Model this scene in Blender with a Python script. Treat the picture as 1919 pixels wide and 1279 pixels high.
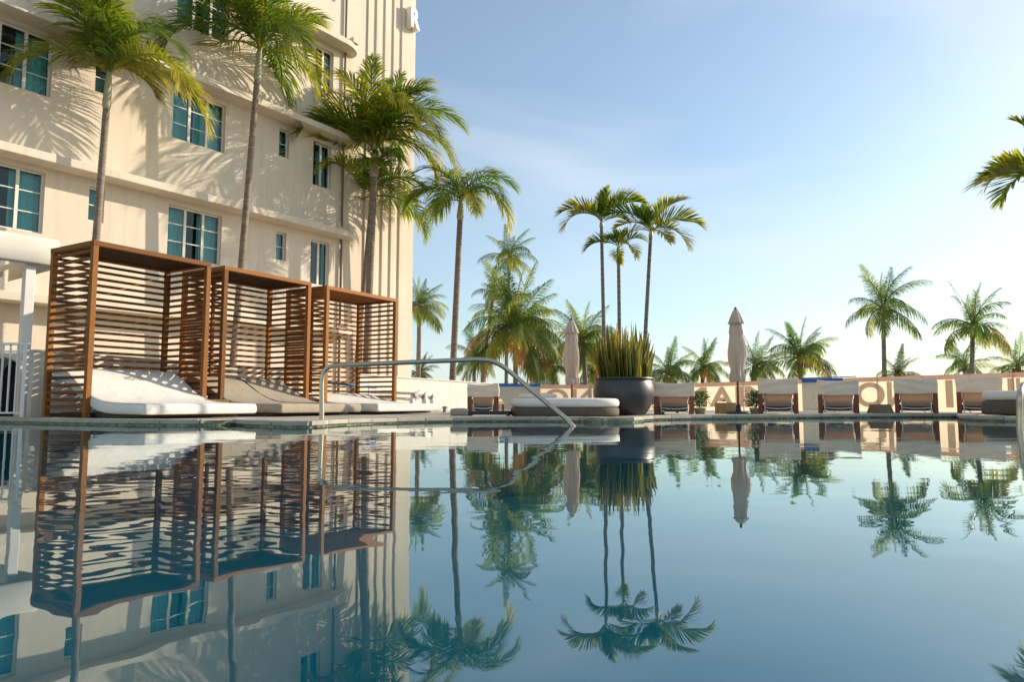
import bpy, bmesh, math, random
from mathutils import Vector, Matrix, Euler
R = math.radians
S = bpy.context.scene
COL = S.collection
for o in list(bpy.data.objects): bpy.data.objects.remove(o)

# ------------------------------------------------------------------ camera, sky, sun, exposure
F, CX, CY, HOR, CAMZ = 1330.0, 959.5, 639.5, 757.0, 0.43      # focal length in photo pixels; the water lies at z = 0.13
TH = math.atan((HOR - CY) / F)
cd = bpy.data.cameras.new('camera'); cam = bpy.data.objects.new('camera', cd); COL.objects.link(cam)
cam.location = (0, 0, CAMZ); cam.rotation_euler = (R(90) + TH, 0, 0)
cd.sensor_width = 36; cd.lens = F / 1919 * 36; cd.clip_end = 5000; cd.clip_start = .05
S.camera = cam
SUN_AZ, SUN_EL = 65.0, 21.0                                    # azimuth clockwise from the view direction
W = bpy.data.worlds.new('World'); S.world = W; W.use_nodes = True
nt = W.node_tree; nt.nodes.clear()
def wn(t, **k):
    n = nt.nodes.new(t)
    for a, b in k.items(): setattr(n, a, b)
    return n
sky = wn('ShaderNodeTexSky', sky_type='NISHITA', sun_disc=False, sun_elevation=R(SUN_EL), sun_rotation=R(SUN_AZ),
         air_density=1.0, dust_density=1.0, ozone_density=1.0)
tc = wn('ShaderNodeTexCoord'); mp = wn('ShaderNodeMapping'); mp.inputs['Scale'].default_value = (1.1, 2.2, 4.2); mp.inputs['Rotation'].default_value = (.25, .35, .6)
nz = wn('ShaderNodeTexNoise'); nz.inputs['Scale'].default_value = 1.5; nz.inputs['Detail'].default_value = 6; nz.inputs['Roughness'].default_value = .42; nz.inputs['Distortion'].default_value = .5
rp = wn('ShaderNodeValToRGB'); rp.color_ramp.elements[0].position = .40; rp.color_ramp.elements[1].position = .70
rp.color_ramp.elements[0].color = (.15, .15, .15, 1); rp.color_ramp.elements[1].color = (.74, .74, .74, 1)
mxw = wn('ShaderNodeMix', data_type='RGBA'); mxw.inputs[7].default_value = (5.0, 5.5, 6.0, 1)      # thin cirrus, the same everywhere
bgn = wn('ShaderNodeBackground'); bgn.inputs['Strength'].default_value = .118
out = wn('ShaderNodeOutputWorld')
L_ = nt.links.new
L_(tc.outputs['Generated'], mp.inputs['Vector']); L_(mp.outputs[0], nz.inputs['Vector']); L_(nz.outputs['Fac'], rp.inputs['Fac'])
L_(rp.outputs['Color'], mxw.inputs[0]); tintn = wn('ShaderNodeMix', data_type='RGBA', blend_type='MULTIPLY'); tintn.inputs[0].default_value = 1; tintn.inputs[7].default_value = (.87, 1.0, 1.04, 1)
L_(sky.outputs[0], tintn.inputs[6]); L_(tintn.outputs[2], mxw.inputs[6]); L_(mxw.outputs[2], bgn.inputs['Color']); L_(bgn.outputs[0], out.inputs[0])
sd = bpy.data.lights.new('sun', 'SUN'); sd.energy = 4.2; sd.angle = R(.53); sd.color = (1, .87, .70)
so = bpy.data.objects.new('sun', sd); COL.objects.link(so)
sv = Vector((math.sin(R(SUN_AZ)) * math.cos(R(SUN_EL)), math.cos(R(SUN_AZ)) * math.cos(R(SUN_EL)), math.sin(R(SUN_EL))))
so.rotation_euler = sv.to_track_quat('Z', 'Y').to_euler(); so.location = (20, 12, 14)
S.view_settings.view_transform = 'Standard'; S.view_settings.look = 'None'; S.view_settings.exposure = 0.56; S.view_settings.gamma = 1
S.cycles.max_bounces = 10; S.cycles.transparent_max_bounces = 12

# ------------------------------------------------------------------ helpers
WATER, DECK = .13, .20
def ray(px, py):
    x, v = (px - CX) / F, (CY - py) / F
    return Vector((x, math.cos(TH) - v * math.sin(TH), math.sin(TH) + v * math.cos(TH)))
def at(px, py, D):                    # photo pixel and distance along the view -> place in the world
    r = ray(px, py); return Vector((0, 0, CAMZ)) + r * (D / r.y)
def gp(px, D, z=DECK):                # photo column, distance and height -> place in the world
    k = D * math.cos(TH) + (z - CAMZ) * math.sin(TH)
    return Vector(((px - CX) / F * k, D, z))

class MB:
    def __init__(s): s.v = []; s.f = []; s.attr = None
    def add(s, vs, fs):
        b = len(s.v); s.v += [Vector(q) for q in vs]; s.f += [tuple(b + i for i in f) for f in fs]; return s
    def box(s, c, d, rot=None):
        x, y, z = d[0] / 2, d[1] / 2, d[2] / 2
        vs = [Vector(q) for q in ((-x,-y,-z),(x,-y,-z),(x,y,-z),(-x,y,-z),(-x,-y,z),(x,-y,z),(x,y,z),(-x,y,z))]
        if rot is not None:
            m = Euler(rot).to_matrix(); vs = [m @ q for q in vs]
        return s.add([q + Vector(c) for q in vs], [(0,3,2,1),(4,5,6,7),(0,1,5,4),(1,2,6,5),(2,3,7,6),(3,0,4,7)])
    def rng(s, a, b): return s.box([(a[i] + b[i]) / 2 for i in range(3)], [abs(b[i] - a[i]) for i in range(3)])
    def tube(s, path, rad, n=10, cap=True):
        path = [Vector(p) for p in path]
        if not hasattr(rad, '__len__'): rad = [rad] * len(path)
        b = len(s.v); up = None
        for i, p in enumerate(path):
            t = (path[min(i + 1, len(path) - 1)] - path[max(i - 1, 0)]).normalized()
            if up is None: up = Vector((0, 0, 1)) if abs(t.z) < .9 else Vector((1, 0, 0))
            a = up.cross(t).normalized(); up = t.cross(a).normalized()
            for k in range(n):
                an = 2 * math.pi * k / n; s.v.append(p + (a * math.cos(an) + up * math.sin(an)) * rad[i])
        for i in range(len(path) - 1):
            for k in range(n):
                q = b + i * n; s.f.append((q + k, q + (k + 1) % n, q + n + (k + 1) % n, q + n + k))
        if cap:
            s.f.append(tuple(b + k for k in reversed(range(n)))); e = b + (len(path) - 1) * n; s.f.append(tuple(e + k for k in range(n)))
        return s
    def lathe(s, prof, n=32, c=(0, 0, 0), fn=None, cap=True):
        b = len(s.v)
        for r, z in prof:
            for k in range(n):
                an = 2 * math.pi * k / n; rr = fn(r, z, an) if fn else r
                s.v.append(Vector(c) + Vector((rr * math.cos(an), rr * math.sin(an), z)))
        for i in range(len(prof) - 1):
            for k in range(n):
                q = b + i * n; s.f.append((q + k, q + (k + 1) % n, q + n + (k + 1) % n, q + n + k))
        if cap:
            s.f.append(tuple(b + k for k in reversed(range(n)))); e = b + (len(prof) - 1) * n; s.f.append(tuple(e + k for k in range(n)))
        return s
    def prism(s, poly, z0, z1):
        n = len(poly); b = len(s.v)
        s.v += [Vector((p[0], p[1], z0)) for p in poly] + [Vector((p[0], p[1], z1)) for p in poly]
        s.f.append(tuple(b + i for i in reversed(range(n)))); s.f.append(tuple(b + n + i for i in range(n)))
        for i in range(n): s.f.append((b + i, b + (i + 1) % n, b + n + (i + 1) % n, b + n + i))
        return s
    def mesh(s, name, mat, smooth=False):
        me = bpy.data.meshes.new(name); me.from_pydata([tuple(q) for q in s.v], [], s.f)
        if s.attr is not None and len(s.attr) == len(s.v):
            a = me.attributes.new('tint', 'FLOAT', 'POINT'); a.data.foreach_set('value', s.attr)
        me.materials.append(mat)
        if smooth: me.polygons.foreach_set('use_smooth', [True] * len(me.polygons))
        me.update(); return me
    def build(s, name, mat, parent=None, smooth=False, bevel=0, kind=None):
        return link(name, s.mesh(name, mat, smooth), parent, bevel, kind)
def link(name, me, parent=None, bevel=0, kind=None):
    o = bpy.data.objects.new(name, me); COL.objects.link(o)
    if parent: o.parent = parent
    if bevel:
        m = o.modifiers.new('bevel', 'BEVEL'); m.width = bevel; m.segments = 2; m.limit_method = 'ANGLE'
    if kind: o['kind'] = kind
    return o
def tag(o, label, cat, group=None):
    o['label'] = label; o['category'] = cat
    if group: o['group'] = group
    return o
def thing(name, label, cat, loc=(0, 0, 0), rz=0, group=None):
    o = bpy.data.objects.new(name, None); COL.objects.link(o); o.location = loc; o.rotation_euler = (0, 0, rz); o.empty_display_size = .2
    return tag(o, label, cat, group)
def smooth_edges(o, ang=40):
    me = o.data; me.polygons.foreach_set('use_smooth', [True] * len(me.polygons))
    try: me.set_sharp_from_angle(angle=R(ang))
    except Exception: pass
    return o

# ------------------------------------------------------------------ materials
def material(name, col, rough=.6, var=.12, vscale=4, bump=0, bscale=40, metal=0, spec=.5, stretch=(1, 1, 1), col2=None, objvar=0, coords='Object', streak=0, fold=0):
    m = bpy.data.materials.new(name); m.use_nodes = True; n = m.node_tree; b = n.nodes['Principled BSDF']
    b.inputs['Roughness'].default_value = rough; b.inputs['Metallic'].default_value = metal; b.inputs['Specular IOR Level'].default_value = spec
    tcn = n.nodes.new('ShaderNodeTexCoord'); mpn = n.nodes.new('ShaderNodeMapping'); mpn.inputs['Scale'].default_value = stretch
    n.links.new(tcn.outputs[coords], mpn.inputs[0])
    no = n.nodes.new('ShaderNodeTexNoise'); no.inputs['Scale'].default_value = vscale; no.inputs['Detail'].default_value = 6; no.inputs['Roughness'].default_value = .6
    n.links.new(mpn.outputs[0], no.inputs['Vector'])
    cr = n.nodes.new('ShaderNodeValToRGB'); e = cr.color_ramp.elements
    c2 = col2 or tuple(c * (1 + var) for c in col)
    e[0].position = .3; e[1].position = .7; e[0].color = (*[c * (1 - var) for c in col], 1); e[1].color = (*c2, 1)
    n.links.new(no.outputs['Fac'], cr.inputs[0]); last = cr.outputs[0]
    if objvar:
        oi = n.nodes.new('ShaderNodeObjectInfo'); hs = n.nodes.new('ShaderNodeHueSaturation'); mr = n.nodes.new('ShaderNodeMapRange')
        mr.inputs[3].default_value = 1 - objvar; mr.inputs[4].default_value = 1 + objvar
        n.links.new(oi.outputs['Random'], mr.inputs[0]); n.links.new(mr.outputs[0], hs.inputs['Value']); n.links.new(last, hs.inputs['Color']); last = hs.outputs[0]
    if streak:
        ms = n.nodes.new('ShaderNodeMapping'); ms.inputs['Scale'].default_value = (2.6, 2.6, .16); n.links.new(tcn.outputs['Object'], ms.inputs[0])
        ns = n.nodes.new('ShaderNodeTexNoise'); ns.inputs['Scale'].default_value = 2.2; ns.inputs['Detail'].default_value = 8; ns.inputs['Roughness'].default_value = .65; n.links.new(ms.outputs[0], ns.inputs['Vector'])
        rs = n.nodes.new('ShaderNodeValToRGB'); rs.color_ramp.elements[0].position = .30; rs.color_ramp.elements[1].position = .52; g_ = 1 - streak
        rs.color_ramp.elements[0].color = (g_, g_ * .985, g_ * .95, 1); rs.color_ramp.elements[1].color = (1, 1, 1, 1); n.links.new(ns.outputs['Fac'], rs.inputs[0])
        mm = n.nodes.new('ShaderNodeMix'); mm.data_type = 'RGBA'; mm.blend_type = 'MULTIPLY'; mm.inputs[0].default_value = 1
        n.links.new(last, mm.inputs[6]); n.links.new(rs.outputs[0], mm.inputs[7]); last = mm.outputs[2]
    n.links.new(last, b.inputs['Base Color'])
    if bump:
        nb = n.nodes.new('ShaderNodeTexNoise'); nb.inputs['Scale'].default_value = bscale; nb.inputs['Detail'].default_value = 5
        n.links.new(mpn.outputs[0], nb.inputs['Vector']); bp = n.nodes.new('ShaderNodeBump'); bp.inputs['Strength'].default_value = bump; bp.inputs['Distance'].default_value = .02
        n.links.new(nb.outputs['Fac'], bp.inputs['Height']); n.links.new(bp.outputs[0], b.inputs['Normal'])
        if fold:
            nf = n.nodes.new('ShaderNodeTexNoise'); nf.inputs['Scale'].default_value = 3.2; nf.inputs['Detail'].default_value = 3; nf.inputs['Distortion'].default_value = 1.6; n.links.new(mpn.outputs[0], nf.inputs['Vector'])
            bf = n.nodes.new('ShaderNodeBump'); bf.inputs['Strength'].default_value = fold; bf.inputs['Distance'].default_value = .06; n.links.new(nf.outputs['Fac'], bf.inputs['Height']); n.links.new(bf.outputs[0], bp.inputs['Normal'])
    return m
def leafy(name, green, yellow, transl=.45, dead=None):
    m = bpy.data.materials.new(name); m.use_nodes = True; n = m.node_tree; b = n.nodes['Principled BSDF']; o = n.nodes['Material Output']
    at_ = n.nodes.new('ShaderNodeAttribute'); at_.attribute_name = 'tint'; oi = n.nodes.new('ShaderNodeObjectInfo')
    ad = n.nodes.new('ShaderNodeMath'); ad.operation = 'MULTIPLY_ADD'; ad.inputs[1].default_value = .55; n.links.new(oi.outputs['Random'], ad.inputs[0]); n.links.new(at_.outputs['Fac'], ad.inputs[2])
    cr = n.nodes.new('ShaderNodeValToRGB'); e = cr.color_ramp.elements
    e[0].position = .35; e[0].color = (*green, 1); e[1].position = 1.0; e[1].color = (*yellow, 1)
    md = e.new(.72); md.color = (*[(g * .65 + y * .35) for g, y in zip(green, yellow)], 1)
    n.links.new(ad.outputs[0], cr.inputs[0]); n.links.new(cr.outputs[0], b.inputs['Base Color'])
    b.inputs['Roughness'].default_value = .42; b.inputs['Specular IOR Level'].default_value = .45
    tr = n.nodes.new('ShaderNodeBsdfTranslucent'); hs = n.nodes.new('ShaderNodeHueSaturation'); hs.inputs['Value'].default_value = 1.9; hs.inputs['Saturation'].default_value = 1.05; hs.inputs['Hue'].default_value = .49
    n.links.new(cr.outputs[0], hs.inputs['Color']); n.links.new(hs.outputs[0], tr.inputs['Color'])
    mx = n.nodes.new('ShaderNodeMixShader'); mx.inputs[0].default_value = transl
    n.links.new(b.outputs[0], mx.inputs[1]); n.links.new(tr.outputs[0], mx.inputs[2]); n.links.new(mx.outputs[0], o.inputs['Surface'])
    return m
def cloth_translucent(name, col, tcol, fac=.5):
    m = material(name, col, .85, .05, 6, .1, 120); n = m.node_tree; b = n.nodes['Principled BSDF']; o = n.nodes['Material Output']
    tr = n.nodes.new('ShaderNodeBsdfTranslucent'); tr.inputs['Color'].default_value = (*tcol, 1)
    mx = n.nodes.new('ShaderNodeMixShader'); mx.inputs[0].default_value = fac
    n.links.new(b.outputs[0], mx.inputs[1]); n.links.new(tr.outputs[0], mx.inputs[2]); n.links.new(mx.outputs[0], o.inputs['Surface']); return m
def glassy(name, tint, ior, rough=0.0, bumps=(), gloss=(1, 1, 1)):
    m = bpy.data.materials.new(name); m.use_nodes = True; n = m.node_tree; n.nodes.clear()
    o = n.nodes.new('ShaderNodeOutputMaterial'); mx = n.nodes.new('ShaderNodeMixShader'); fr = n.nodes.new('ShaderNodeFresnel'); fr.inputs['IOR'].default_value = ior
    t = n.nodes.new('ShaderNodeBsdfTransparent'); t.inputs[0].default_value = (*tint, 1)
    g = n.nodes.new('ShaderNodeBsdfGlossy'); g.inputs['Roughness'].default_value = rough; g.inputs['Color'].default_value = (*gloss, 1)
    n.links.new(fr.outputs[0], mx.inputs[0]); n.links.new(t.outputs[0], mx.inputs[1]); n.links.new(g.outputs[0], mx.inputs[2]); n.links.new(mx.outputs[0], o.inputs[0])
    prev = None
    for sc, st, stretch, dist in bumps:
        tcn = n.nodes.new('ShaderNodeTexCoord'); mpn = n.nodes.new('ShaderNodeMapping'); mpn.inputs['Scale'].default_value = stretch
        no = n.nodes.new('ShaderNodeTexNoise'); no.inputs['Scale'].default_value = sc; no.inputs['Detail'].default_value = 2.0; no.inputs['Roughness'].default_value = .4
        bp = n.nodes.new('ShaderNodeBump'); bp.inputs['Strength'].default_value = st; bp.inputs['Distance'].default_value = dist
        n.links.new(tcn.outputs['Object'], mpn.inputs[0]); n.links.new(mpn.outputs[0], no.inputs['Vector']); n.links.new(no.outputs['Fac'], bp.inputs['Height'])
        if prev: n.links.new(prev.outputs[0], bp.inputs['Normal'])
        prev = bp
    if prev: n.links.new(prev.outputs[0], g.inputs['Normal']); n.links.new(prev.outputs[0], fr.inputs['Normal'])
    return m
M = {}
M['stucco'] = material('stucco', (.70, .605, .485), .9, .07, .7, .25, 60, stretch=(1, 1, .5), streak=.10)
M['stucco_white'] = material('white_stucco', (.76, .70, .61), .9, .05, 1.2, .25, 50, streak=.12)
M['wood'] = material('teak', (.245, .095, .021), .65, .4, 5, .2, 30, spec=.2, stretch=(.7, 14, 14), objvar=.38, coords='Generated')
M['wood_shaded'] = material('shaded_teak', (.150, .058, .016), .65, .4, 5, .2, 30, spec=.2, stretch=(.7, 14, 14), objvar=.38, coords='Generated')  # the same teak with the shade on the cabana slats put into its colour
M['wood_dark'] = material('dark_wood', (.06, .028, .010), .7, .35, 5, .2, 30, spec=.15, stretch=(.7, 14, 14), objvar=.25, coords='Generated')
M['wood_light'] = material('pale_wood', (.42, .25, .11), .6, .3, 5, .2, 30, stretch=(9, 9, .8), objvar=.15)
M['wood_old'] = material('weathered_wood', (.20, .14, .085), .8, .35, 6, .3, 30, stretch=(9, 9, .8), objvar=.15)
M['wood_red'] = material('mahogany', (.20, .062, .025), .5, .3, 6, .1, 30, stretch=(9, 9, .8), objvar=.1)
M['white_cloth'] = material('white_canvas', (.72, .68, .62), .9, .04, 5, .18, 70, fold=.22)
M['canopy'] = material('canopy_canvas', (.66, .60, .52), .9, .05, 3, .1, 90)
M['taupe_cloth'] = material('taupe_canvas', (.36, .30, .225), .9, .06, 5, .18, 70, fold=.2)
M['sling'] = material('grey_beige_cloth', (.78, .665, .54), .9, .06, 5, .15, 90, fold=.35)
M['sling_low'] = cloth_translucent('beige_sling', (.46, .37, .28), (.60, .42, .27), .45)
M['brown_base'] = material('brown_wicker', (.10, .078, .058), .8, .2, 20, .3, 80)
M['charcoal'] = material('charcoal', (.03, .03, .033), .6, .2, 8)
M['black_pot'] = material('black_glaze', (.030, .028, .027), .42, .3, 6, .05, 30, spec=.6)
M['white_paint'] = material('white_paint', (.78, .74, .68), .45, .04, 6)
M['steel'] = material('brushed_steel', (.50, .43, .33), .33, .06, 10, .03, 80, metal=1)
M['cream_steel'] = material('pale_tube', (.65, .62, .58), .4, .04, 10)
M['frame'] = material('window_frame', (.74, .69, .60), .5, .04, 6)
M['curtain'] = material('curtain', (.70, .78, .76), .9, .06, 3)
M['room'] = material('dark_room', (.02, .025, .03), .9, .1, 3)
M['glass'] = glassy('window_glass', (.46, .82, .80), 1.6, .01, [(1.2, .12, (1, 1, 1), .02)], (.80, .95, 1))
M['lead'] = material('downpipe', (.17, .13, .09), .6, .2, 8)
M['deck'] = material('deck_stone', (.42, .37, .30), .75, .15, 3, .2, 30)
M['coping'] = material('coping_stone', (.38, .34, .27), .7, .16, 5, .25, 30, objvar=.1)
M['tile'] = material('pool_tile', (.05, .115, .075), .25, .4, 14, .15, 30, objvar=.35, col2=(.26, .27, .16))
M['pool'] = material('pool_plaster', (.005, .64, .72), .8, .10, .35)
M['ground'] = material('sand', (.42, .36, .26), .95, .12, .4, .3, 8)
M['banner'] = cloth_translucent('banner_mesh', (.68, .58, .47), (.84, .66, .48), .58)
M['banner_band'] = cloth_translucent('banner_hem', (.56, .46, .40), (.70, .52, .42), .55)
M['letter'] = cloth_translucent('banner_print', (.52, .47, .39), (.52, .44, .34), .45)
M['poster'] = cloth_translucent('poster_cloth', (.46, .50, .48), (.40, .46, .45), .5)
M['poster_blue'] = material('poster_blue', (.03, .13, .36), .6, .05, 5)
M['white_print'] = material('white_print', (.85, .84, .78), .8, .03, 5)
M['blue_plastic'] = material('blue_plastic', (.10, .28, .62), .35, .04, 5)
M['ink'] = material('olive_print', (.18, .16, .08), .8, .1, 5)
M['umbrella'] = cloth_translucent('umbrella_canvas', (.70, .60, .50), (.66, .54, .43), .35)
M['trunk'] = material('palm_bark', (.20, .145, .10), .9, .35, 5, .5, 26, stretch=(1, 1, 5), col2=(.33, .26, .20))
M['trunk_grey'] = material('grey_palm_bark', (.185, .155, .125), .9, .3, 5, .5, 26, stretch=(1, 1, 5), col2=(.30, .26, .22))
M['shaft'] = material('crownshaft', (.40, .36, .19), .5, .2, 3, .05, 20, stretch=(1, 1, .3), col2=(.50, .45, .29))
M['fibre'] = material('palm_fibre', (.20, .12, .055), .95, .4, 12, .5, 30)
M['stalk'] = material('frond_stalk', (.24, .22, .07), .5, .2, 5)
M['royal'] = leafy('palm_leaf', (.088, .158, .016), (.46, .38, .035), .48)
M['coco'] = leafy('coconut_leaf', (.075, .140, .028), (.32, .31, .055), .56)
M['coco_dry'] = leafy('dry_coconut_leaf', (.34, .22, .06), (.50, .24, .04), .45)
M['snake'] = leafy('snake_leaf', (.052, .085, .022), (.46, .36, .06), .25)
M['shrub'] = leafy('shrub_leaf', (.035, .075, .018), (.10, .15, .03), .35)
M['soil'] = material('soil', (.05, .035, .022), .95, .3, 20, .5, 40)
M['concrete'] = material('concrete', (.30, .27, .23), .8, .15, 8, .2, 40)
M['rope'] = material('grey_pipe', (.30, .28, .24), .6, .2, 10)

# ------------------------------------------------------------------ pool, water, deck
# far rim as runs of (photo column, distance), a new run at each corner of the scalloped edge
RUNS = [[(-1500, 13.5), (-700, 13), (-250, 12.2), (0, 11.2), (150, 10.3), (300, 9.7), (400, 9.7), (442, 10.0)],
        [(443, 10.0), (470, 9.45), (520, 9.1), (560, 8.95), (580, 8.9)],
        [(581, 8.95), (600, 9.3), (650, 10.0), (740, 10.9), (870, 11.7), (1000, 11.9), (1085, 11.7)],
        [(1086, 11.7), (1110, 11.4), (1150, 11.3), (1190, 11.5), (1203, 11.9)],
        [(1204, 12.3), (1230, 12.9), (1310, 13.6), (1384, 14), (1550, 14.9), (1700, 15.4), (1795, 15.4)],
        [(1800, 13.7), (1815, 13.0), (1860, 12.3), (1919, 11.9), (2100, 11.2), (2600, 10.0)]]
def catmull(p, n):
    p = [2 * p[0] - p[1]] + p + [2 * p[-1] - p[-2]]; o = []
    for i in range(1, len(p) - 2):
        for k in range(n):
            t = k / n; a, b, c, d = p[i - 1:i + 3]
            o.append(.5 * ((2 * b) + (c - a) * t + (2 * a - 5 * b + 4 * c - d) * t * t + (3 * b - a - 3 * c + d) * t ** 3))
    return o + [p[-2]]
def resample(p, step):
    d = [0]
    for a, b in zip(p, p[1:]): d.append(d[-1] + (b - a).length)
    n = max(1, round(d[-1] / step)); o = []; j = 0
    for k in range(n + 1):
        t = d[-1] * k / n
        while j < len(p) - 2 and d[j + 1] < t: j += 1
        o.append(p[j].lerp(p[j + 1], (t - d[j]) / max(1e-9, d[j + 1] - d[j])))
    return o
runs = []
for r in RUNS:
    q = catmull([Vector((gp(a, b).x, b, 0)) for a, b in r], 6)
    if runs: runs.append([runs[-1][-1], q[0]])
    runs.append(q)
rim = [p for r in runs for p in r]
outline = rim + [Vector((15, 3, 0)), Vector((15, -9, 0)), Vector((-15, -9, 0)), Vector((-16, 4, 0))]
n_o = len(outline)
water = MB(); water.add([(p.x, p.y, WATER) for p in outline], [tuple(reversed(range(n_o)))])
M['water'] = glassy('pool_water', (.80, .97, .97), 2.10, 0.0, [(.9, .055, (1, 1.6, 1), .05), (3.2, .03, (1, 1.5, 1), .03)], (.93, 1, 1))
wo = water.build('pool_water', M['water'], kind='structure')
MBT = MB(); MBT.add([(p.x, p.y, DECK - .03) for p in outline] + [(p.x, p.y, WATER - .06) for p in outline], [(i, (i + 1) % n_o, n_o + (i + 1) % n_o, n_o + i) for i in range(n_o)])
basin = MB(); b0 = [(p.x, p.y, WATER - .06) for p in outline]; b1 = [(p.x, p.y, -1.1) for p in outline]
basin.add(b0 + b1, [(i, (i + 1) % n_o, n_o + (i + 1) % n_o, n_o + i) for i in range(n_o)] + [tuple(n_o + i for i in reversed(range(n_o)))])
bo = basin.build('pool_basin', M['pool'], kind='structure'); MBT.build('tile_bed', M['tile'], bo)
dk = MB()
far = [p.normalized() * (p.length + 30) for p in outline]
dk.add([(p.x, p.y, DECK) for p in outline] + [(p.x, p.y, DECK) for p in far] + [(p.x, p.y, DECK - .25) for p in outline],
       [(i, (i + 1) % n_o, n_o + (i + 1) % n_o, n_o + i) for i in range(n_o)] )
do = dk.build('pool_deck', M['deck'], kind='structure')
gr = MB(); gr.add([(-2500, -2500, -1.6), (2500, -2500, -1.6), (2500, 2500, -1.6), (-2500, 2500, -1.6)], [(0, 1, 2, 3)]); gr.build('ground', M['ground'], kind='structure')
rng = random.Random(5)
for r in runs:
    pts = resample(r, .55)
    for a, b in zip(pts, pts[1:]):
        t = (b - a).normalized(); nrm = Vector((-t.y, t.x, 0))
        if nrm.dot(a) < 0: nrm = -nrm
        g = t * .004; i0, i1 = a + g - nrm * .035, b - g - nrm * .035; o1, o0 = b - g + nrm * .32, a + g + nrm * .32
        dz = rng.uniform(-.002, .002)
        MB().prism([i0, i1, o1, o0], DECK - .045 + dz, DECK + .014 + dz).build('coping_stone', M['coping'], do, bevel=.008)
    if r is runs[0] or r is runs[-1]: r = r[14:] if r is runs[0] else r[:14]
    pts = resample(r, .17)
    for a, b in zip(pts, pts[1:]):
        t = (b - a).normalized(); nrm = Vector((-t.y, t.x, 0))
        if nrm.dot(a) < 0: nrm = -nrm
        g = t * .003; MB().prism([a + g - nrm * .012, b - g - nrm * .012, b - g + nrm * .01, a + g + nrm * .01], WATER - .05, DECK - .052).build('tile', M['tile'], bo)

# ------------------------------------------------------------------ text
def glyph_mesh(txt, depth=0.0, bold=0.0):
    c = bpy.data.curves.new('glyph', 'FONT'); c.body = txt; c.extrude = depth; c.offset = bold; c.resolution_u = 6
    o = bpy.data.objects.new('glyph', c); COL.objects.link(o); bpy.context.view_layer.update()
    me = bpy.data.meshes.new_from_object(o.evaluated_get(bpy.context.evaluated_depsgraph_get()))
    bpy.data.objects.remove(o); bpy.data.curves.remove(c)
    xs = [v.co.x for v in me.vertices]; ys = [v.co.y for v in me.vertices]
    x0, x1, y0, y1 = min(xs), max(xs), min(ys), max(ys)
    for v in me.vertices: v.co.x = (v.co.x - x0) / (x1 - x0); v.co.y = (v.co.y - y0) / (y1 - y0)
    return me
def glyph_place(name, txt, fn, mat, parent, depth=0.0, bold=0.0):       # fn(u, v, w) -> place
    me = glyph_mesh(txt, depth, bold)
    for v in me.vertices: v.co = fn(v.co.x, v.co.y, v.co.z)
    me.materials.clear(); me.materials.append(mat); me.name = name
    bm = bmesh.new(); bm.from_mesh(me); bmesh.ops.recalc_face_normals(bm, faces=bm.faces); bm.to_mesh(me); bm.free()
    return link(name, me, parent)

# ------------------------------------------------------------------ hotel
fa = math.atan2(.8166, .5773)
hotel = thing('hotel_building', 'cream stucco hotel with teal windows and projecting ledges behind the slatted cabanas', 'building', (-11.554, 15.7, 0), fa)
FL, FR, ZT = -9.0, 13.41, 21.0
ZO = .1
WINS = []
for k in range(0, 6):
    dz = ZO + 3.32 * k
    WINS += [(-6.2, -4.6, 4.33 + dz, 5.76 + dz, 3), (-2.75, -2.3, 4.85 + dz, 5.70 + dz, 1), (-.74, .87, 4.31 + dz, 5.78 + dz, 3), (1.85, 2.22, 4.85 + dz, 5.72 + dz, 1),
             (3.88, 5.47, 4.29 + dz, 5.74 + dz, 3), (7.33, 7.70, 4.78 + dz, 5.68 + dz, 1), (8.66, 9.42, 4.20 + dz, 5.68 + dz, 2)]
WINS = [w for w in WINS if w[3] < ZT - .5]
xs = sorted({FL, FR} | {w[0] for w in WINS} | {w[1] for w in WINS}); zs = sorted({0.0, ZT} | {round(w[2], 4) for w in WINS} | {round(w[3], 4) for w in WINS})
wall = MB(); DEP = .24
def hole(xa, xb, za, zb):
    xm, zm = (xa + xb) / 2, (za + zb) / 2
    return any(w[0] < xm < w[1] and w[2] < zm < w[3] for w in WINS)
for xa, xb in zip(xs, xs[1:]):
    for za, zb in zip(zs, zs[1:]):
        if not hole(xa, xb, za, zb): wall.add([(xa, 0, za), (xb, 0, za), (xb, 0, zb), (xa, 0, zb)], [(0, 1, 2, 3)])
for x0, x1, z0, z1, n in WINS:
    a = [(x0, 0, z0), (x1, 0, z0), (x1, 0, z1), (x0, 0, z1)]; b = [(x, DEP, z) for x, _, z in a]
    wall.add(a + b, [(0, 4, 5, 1), (1, 5, 6, 2), (2, 6, 7, 3), (3, 7, 4, 0)])
wall.add([(FL, 0, 0), (FL, 0, ZT), (FL, 9, ZT), (FL, 9, 0), (FR, 0, 0), (FR, 9, 0), (FR, 9, ZT), (FR, 0, ZT)], [(0, 1, 2, 3), (4, 5, 6, 7), (1, 7, 6, 2), (3, 2, 6, 5)])
wall.build('wall', M['stucco'], hotel)
rng = random.Random(9)
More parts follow.
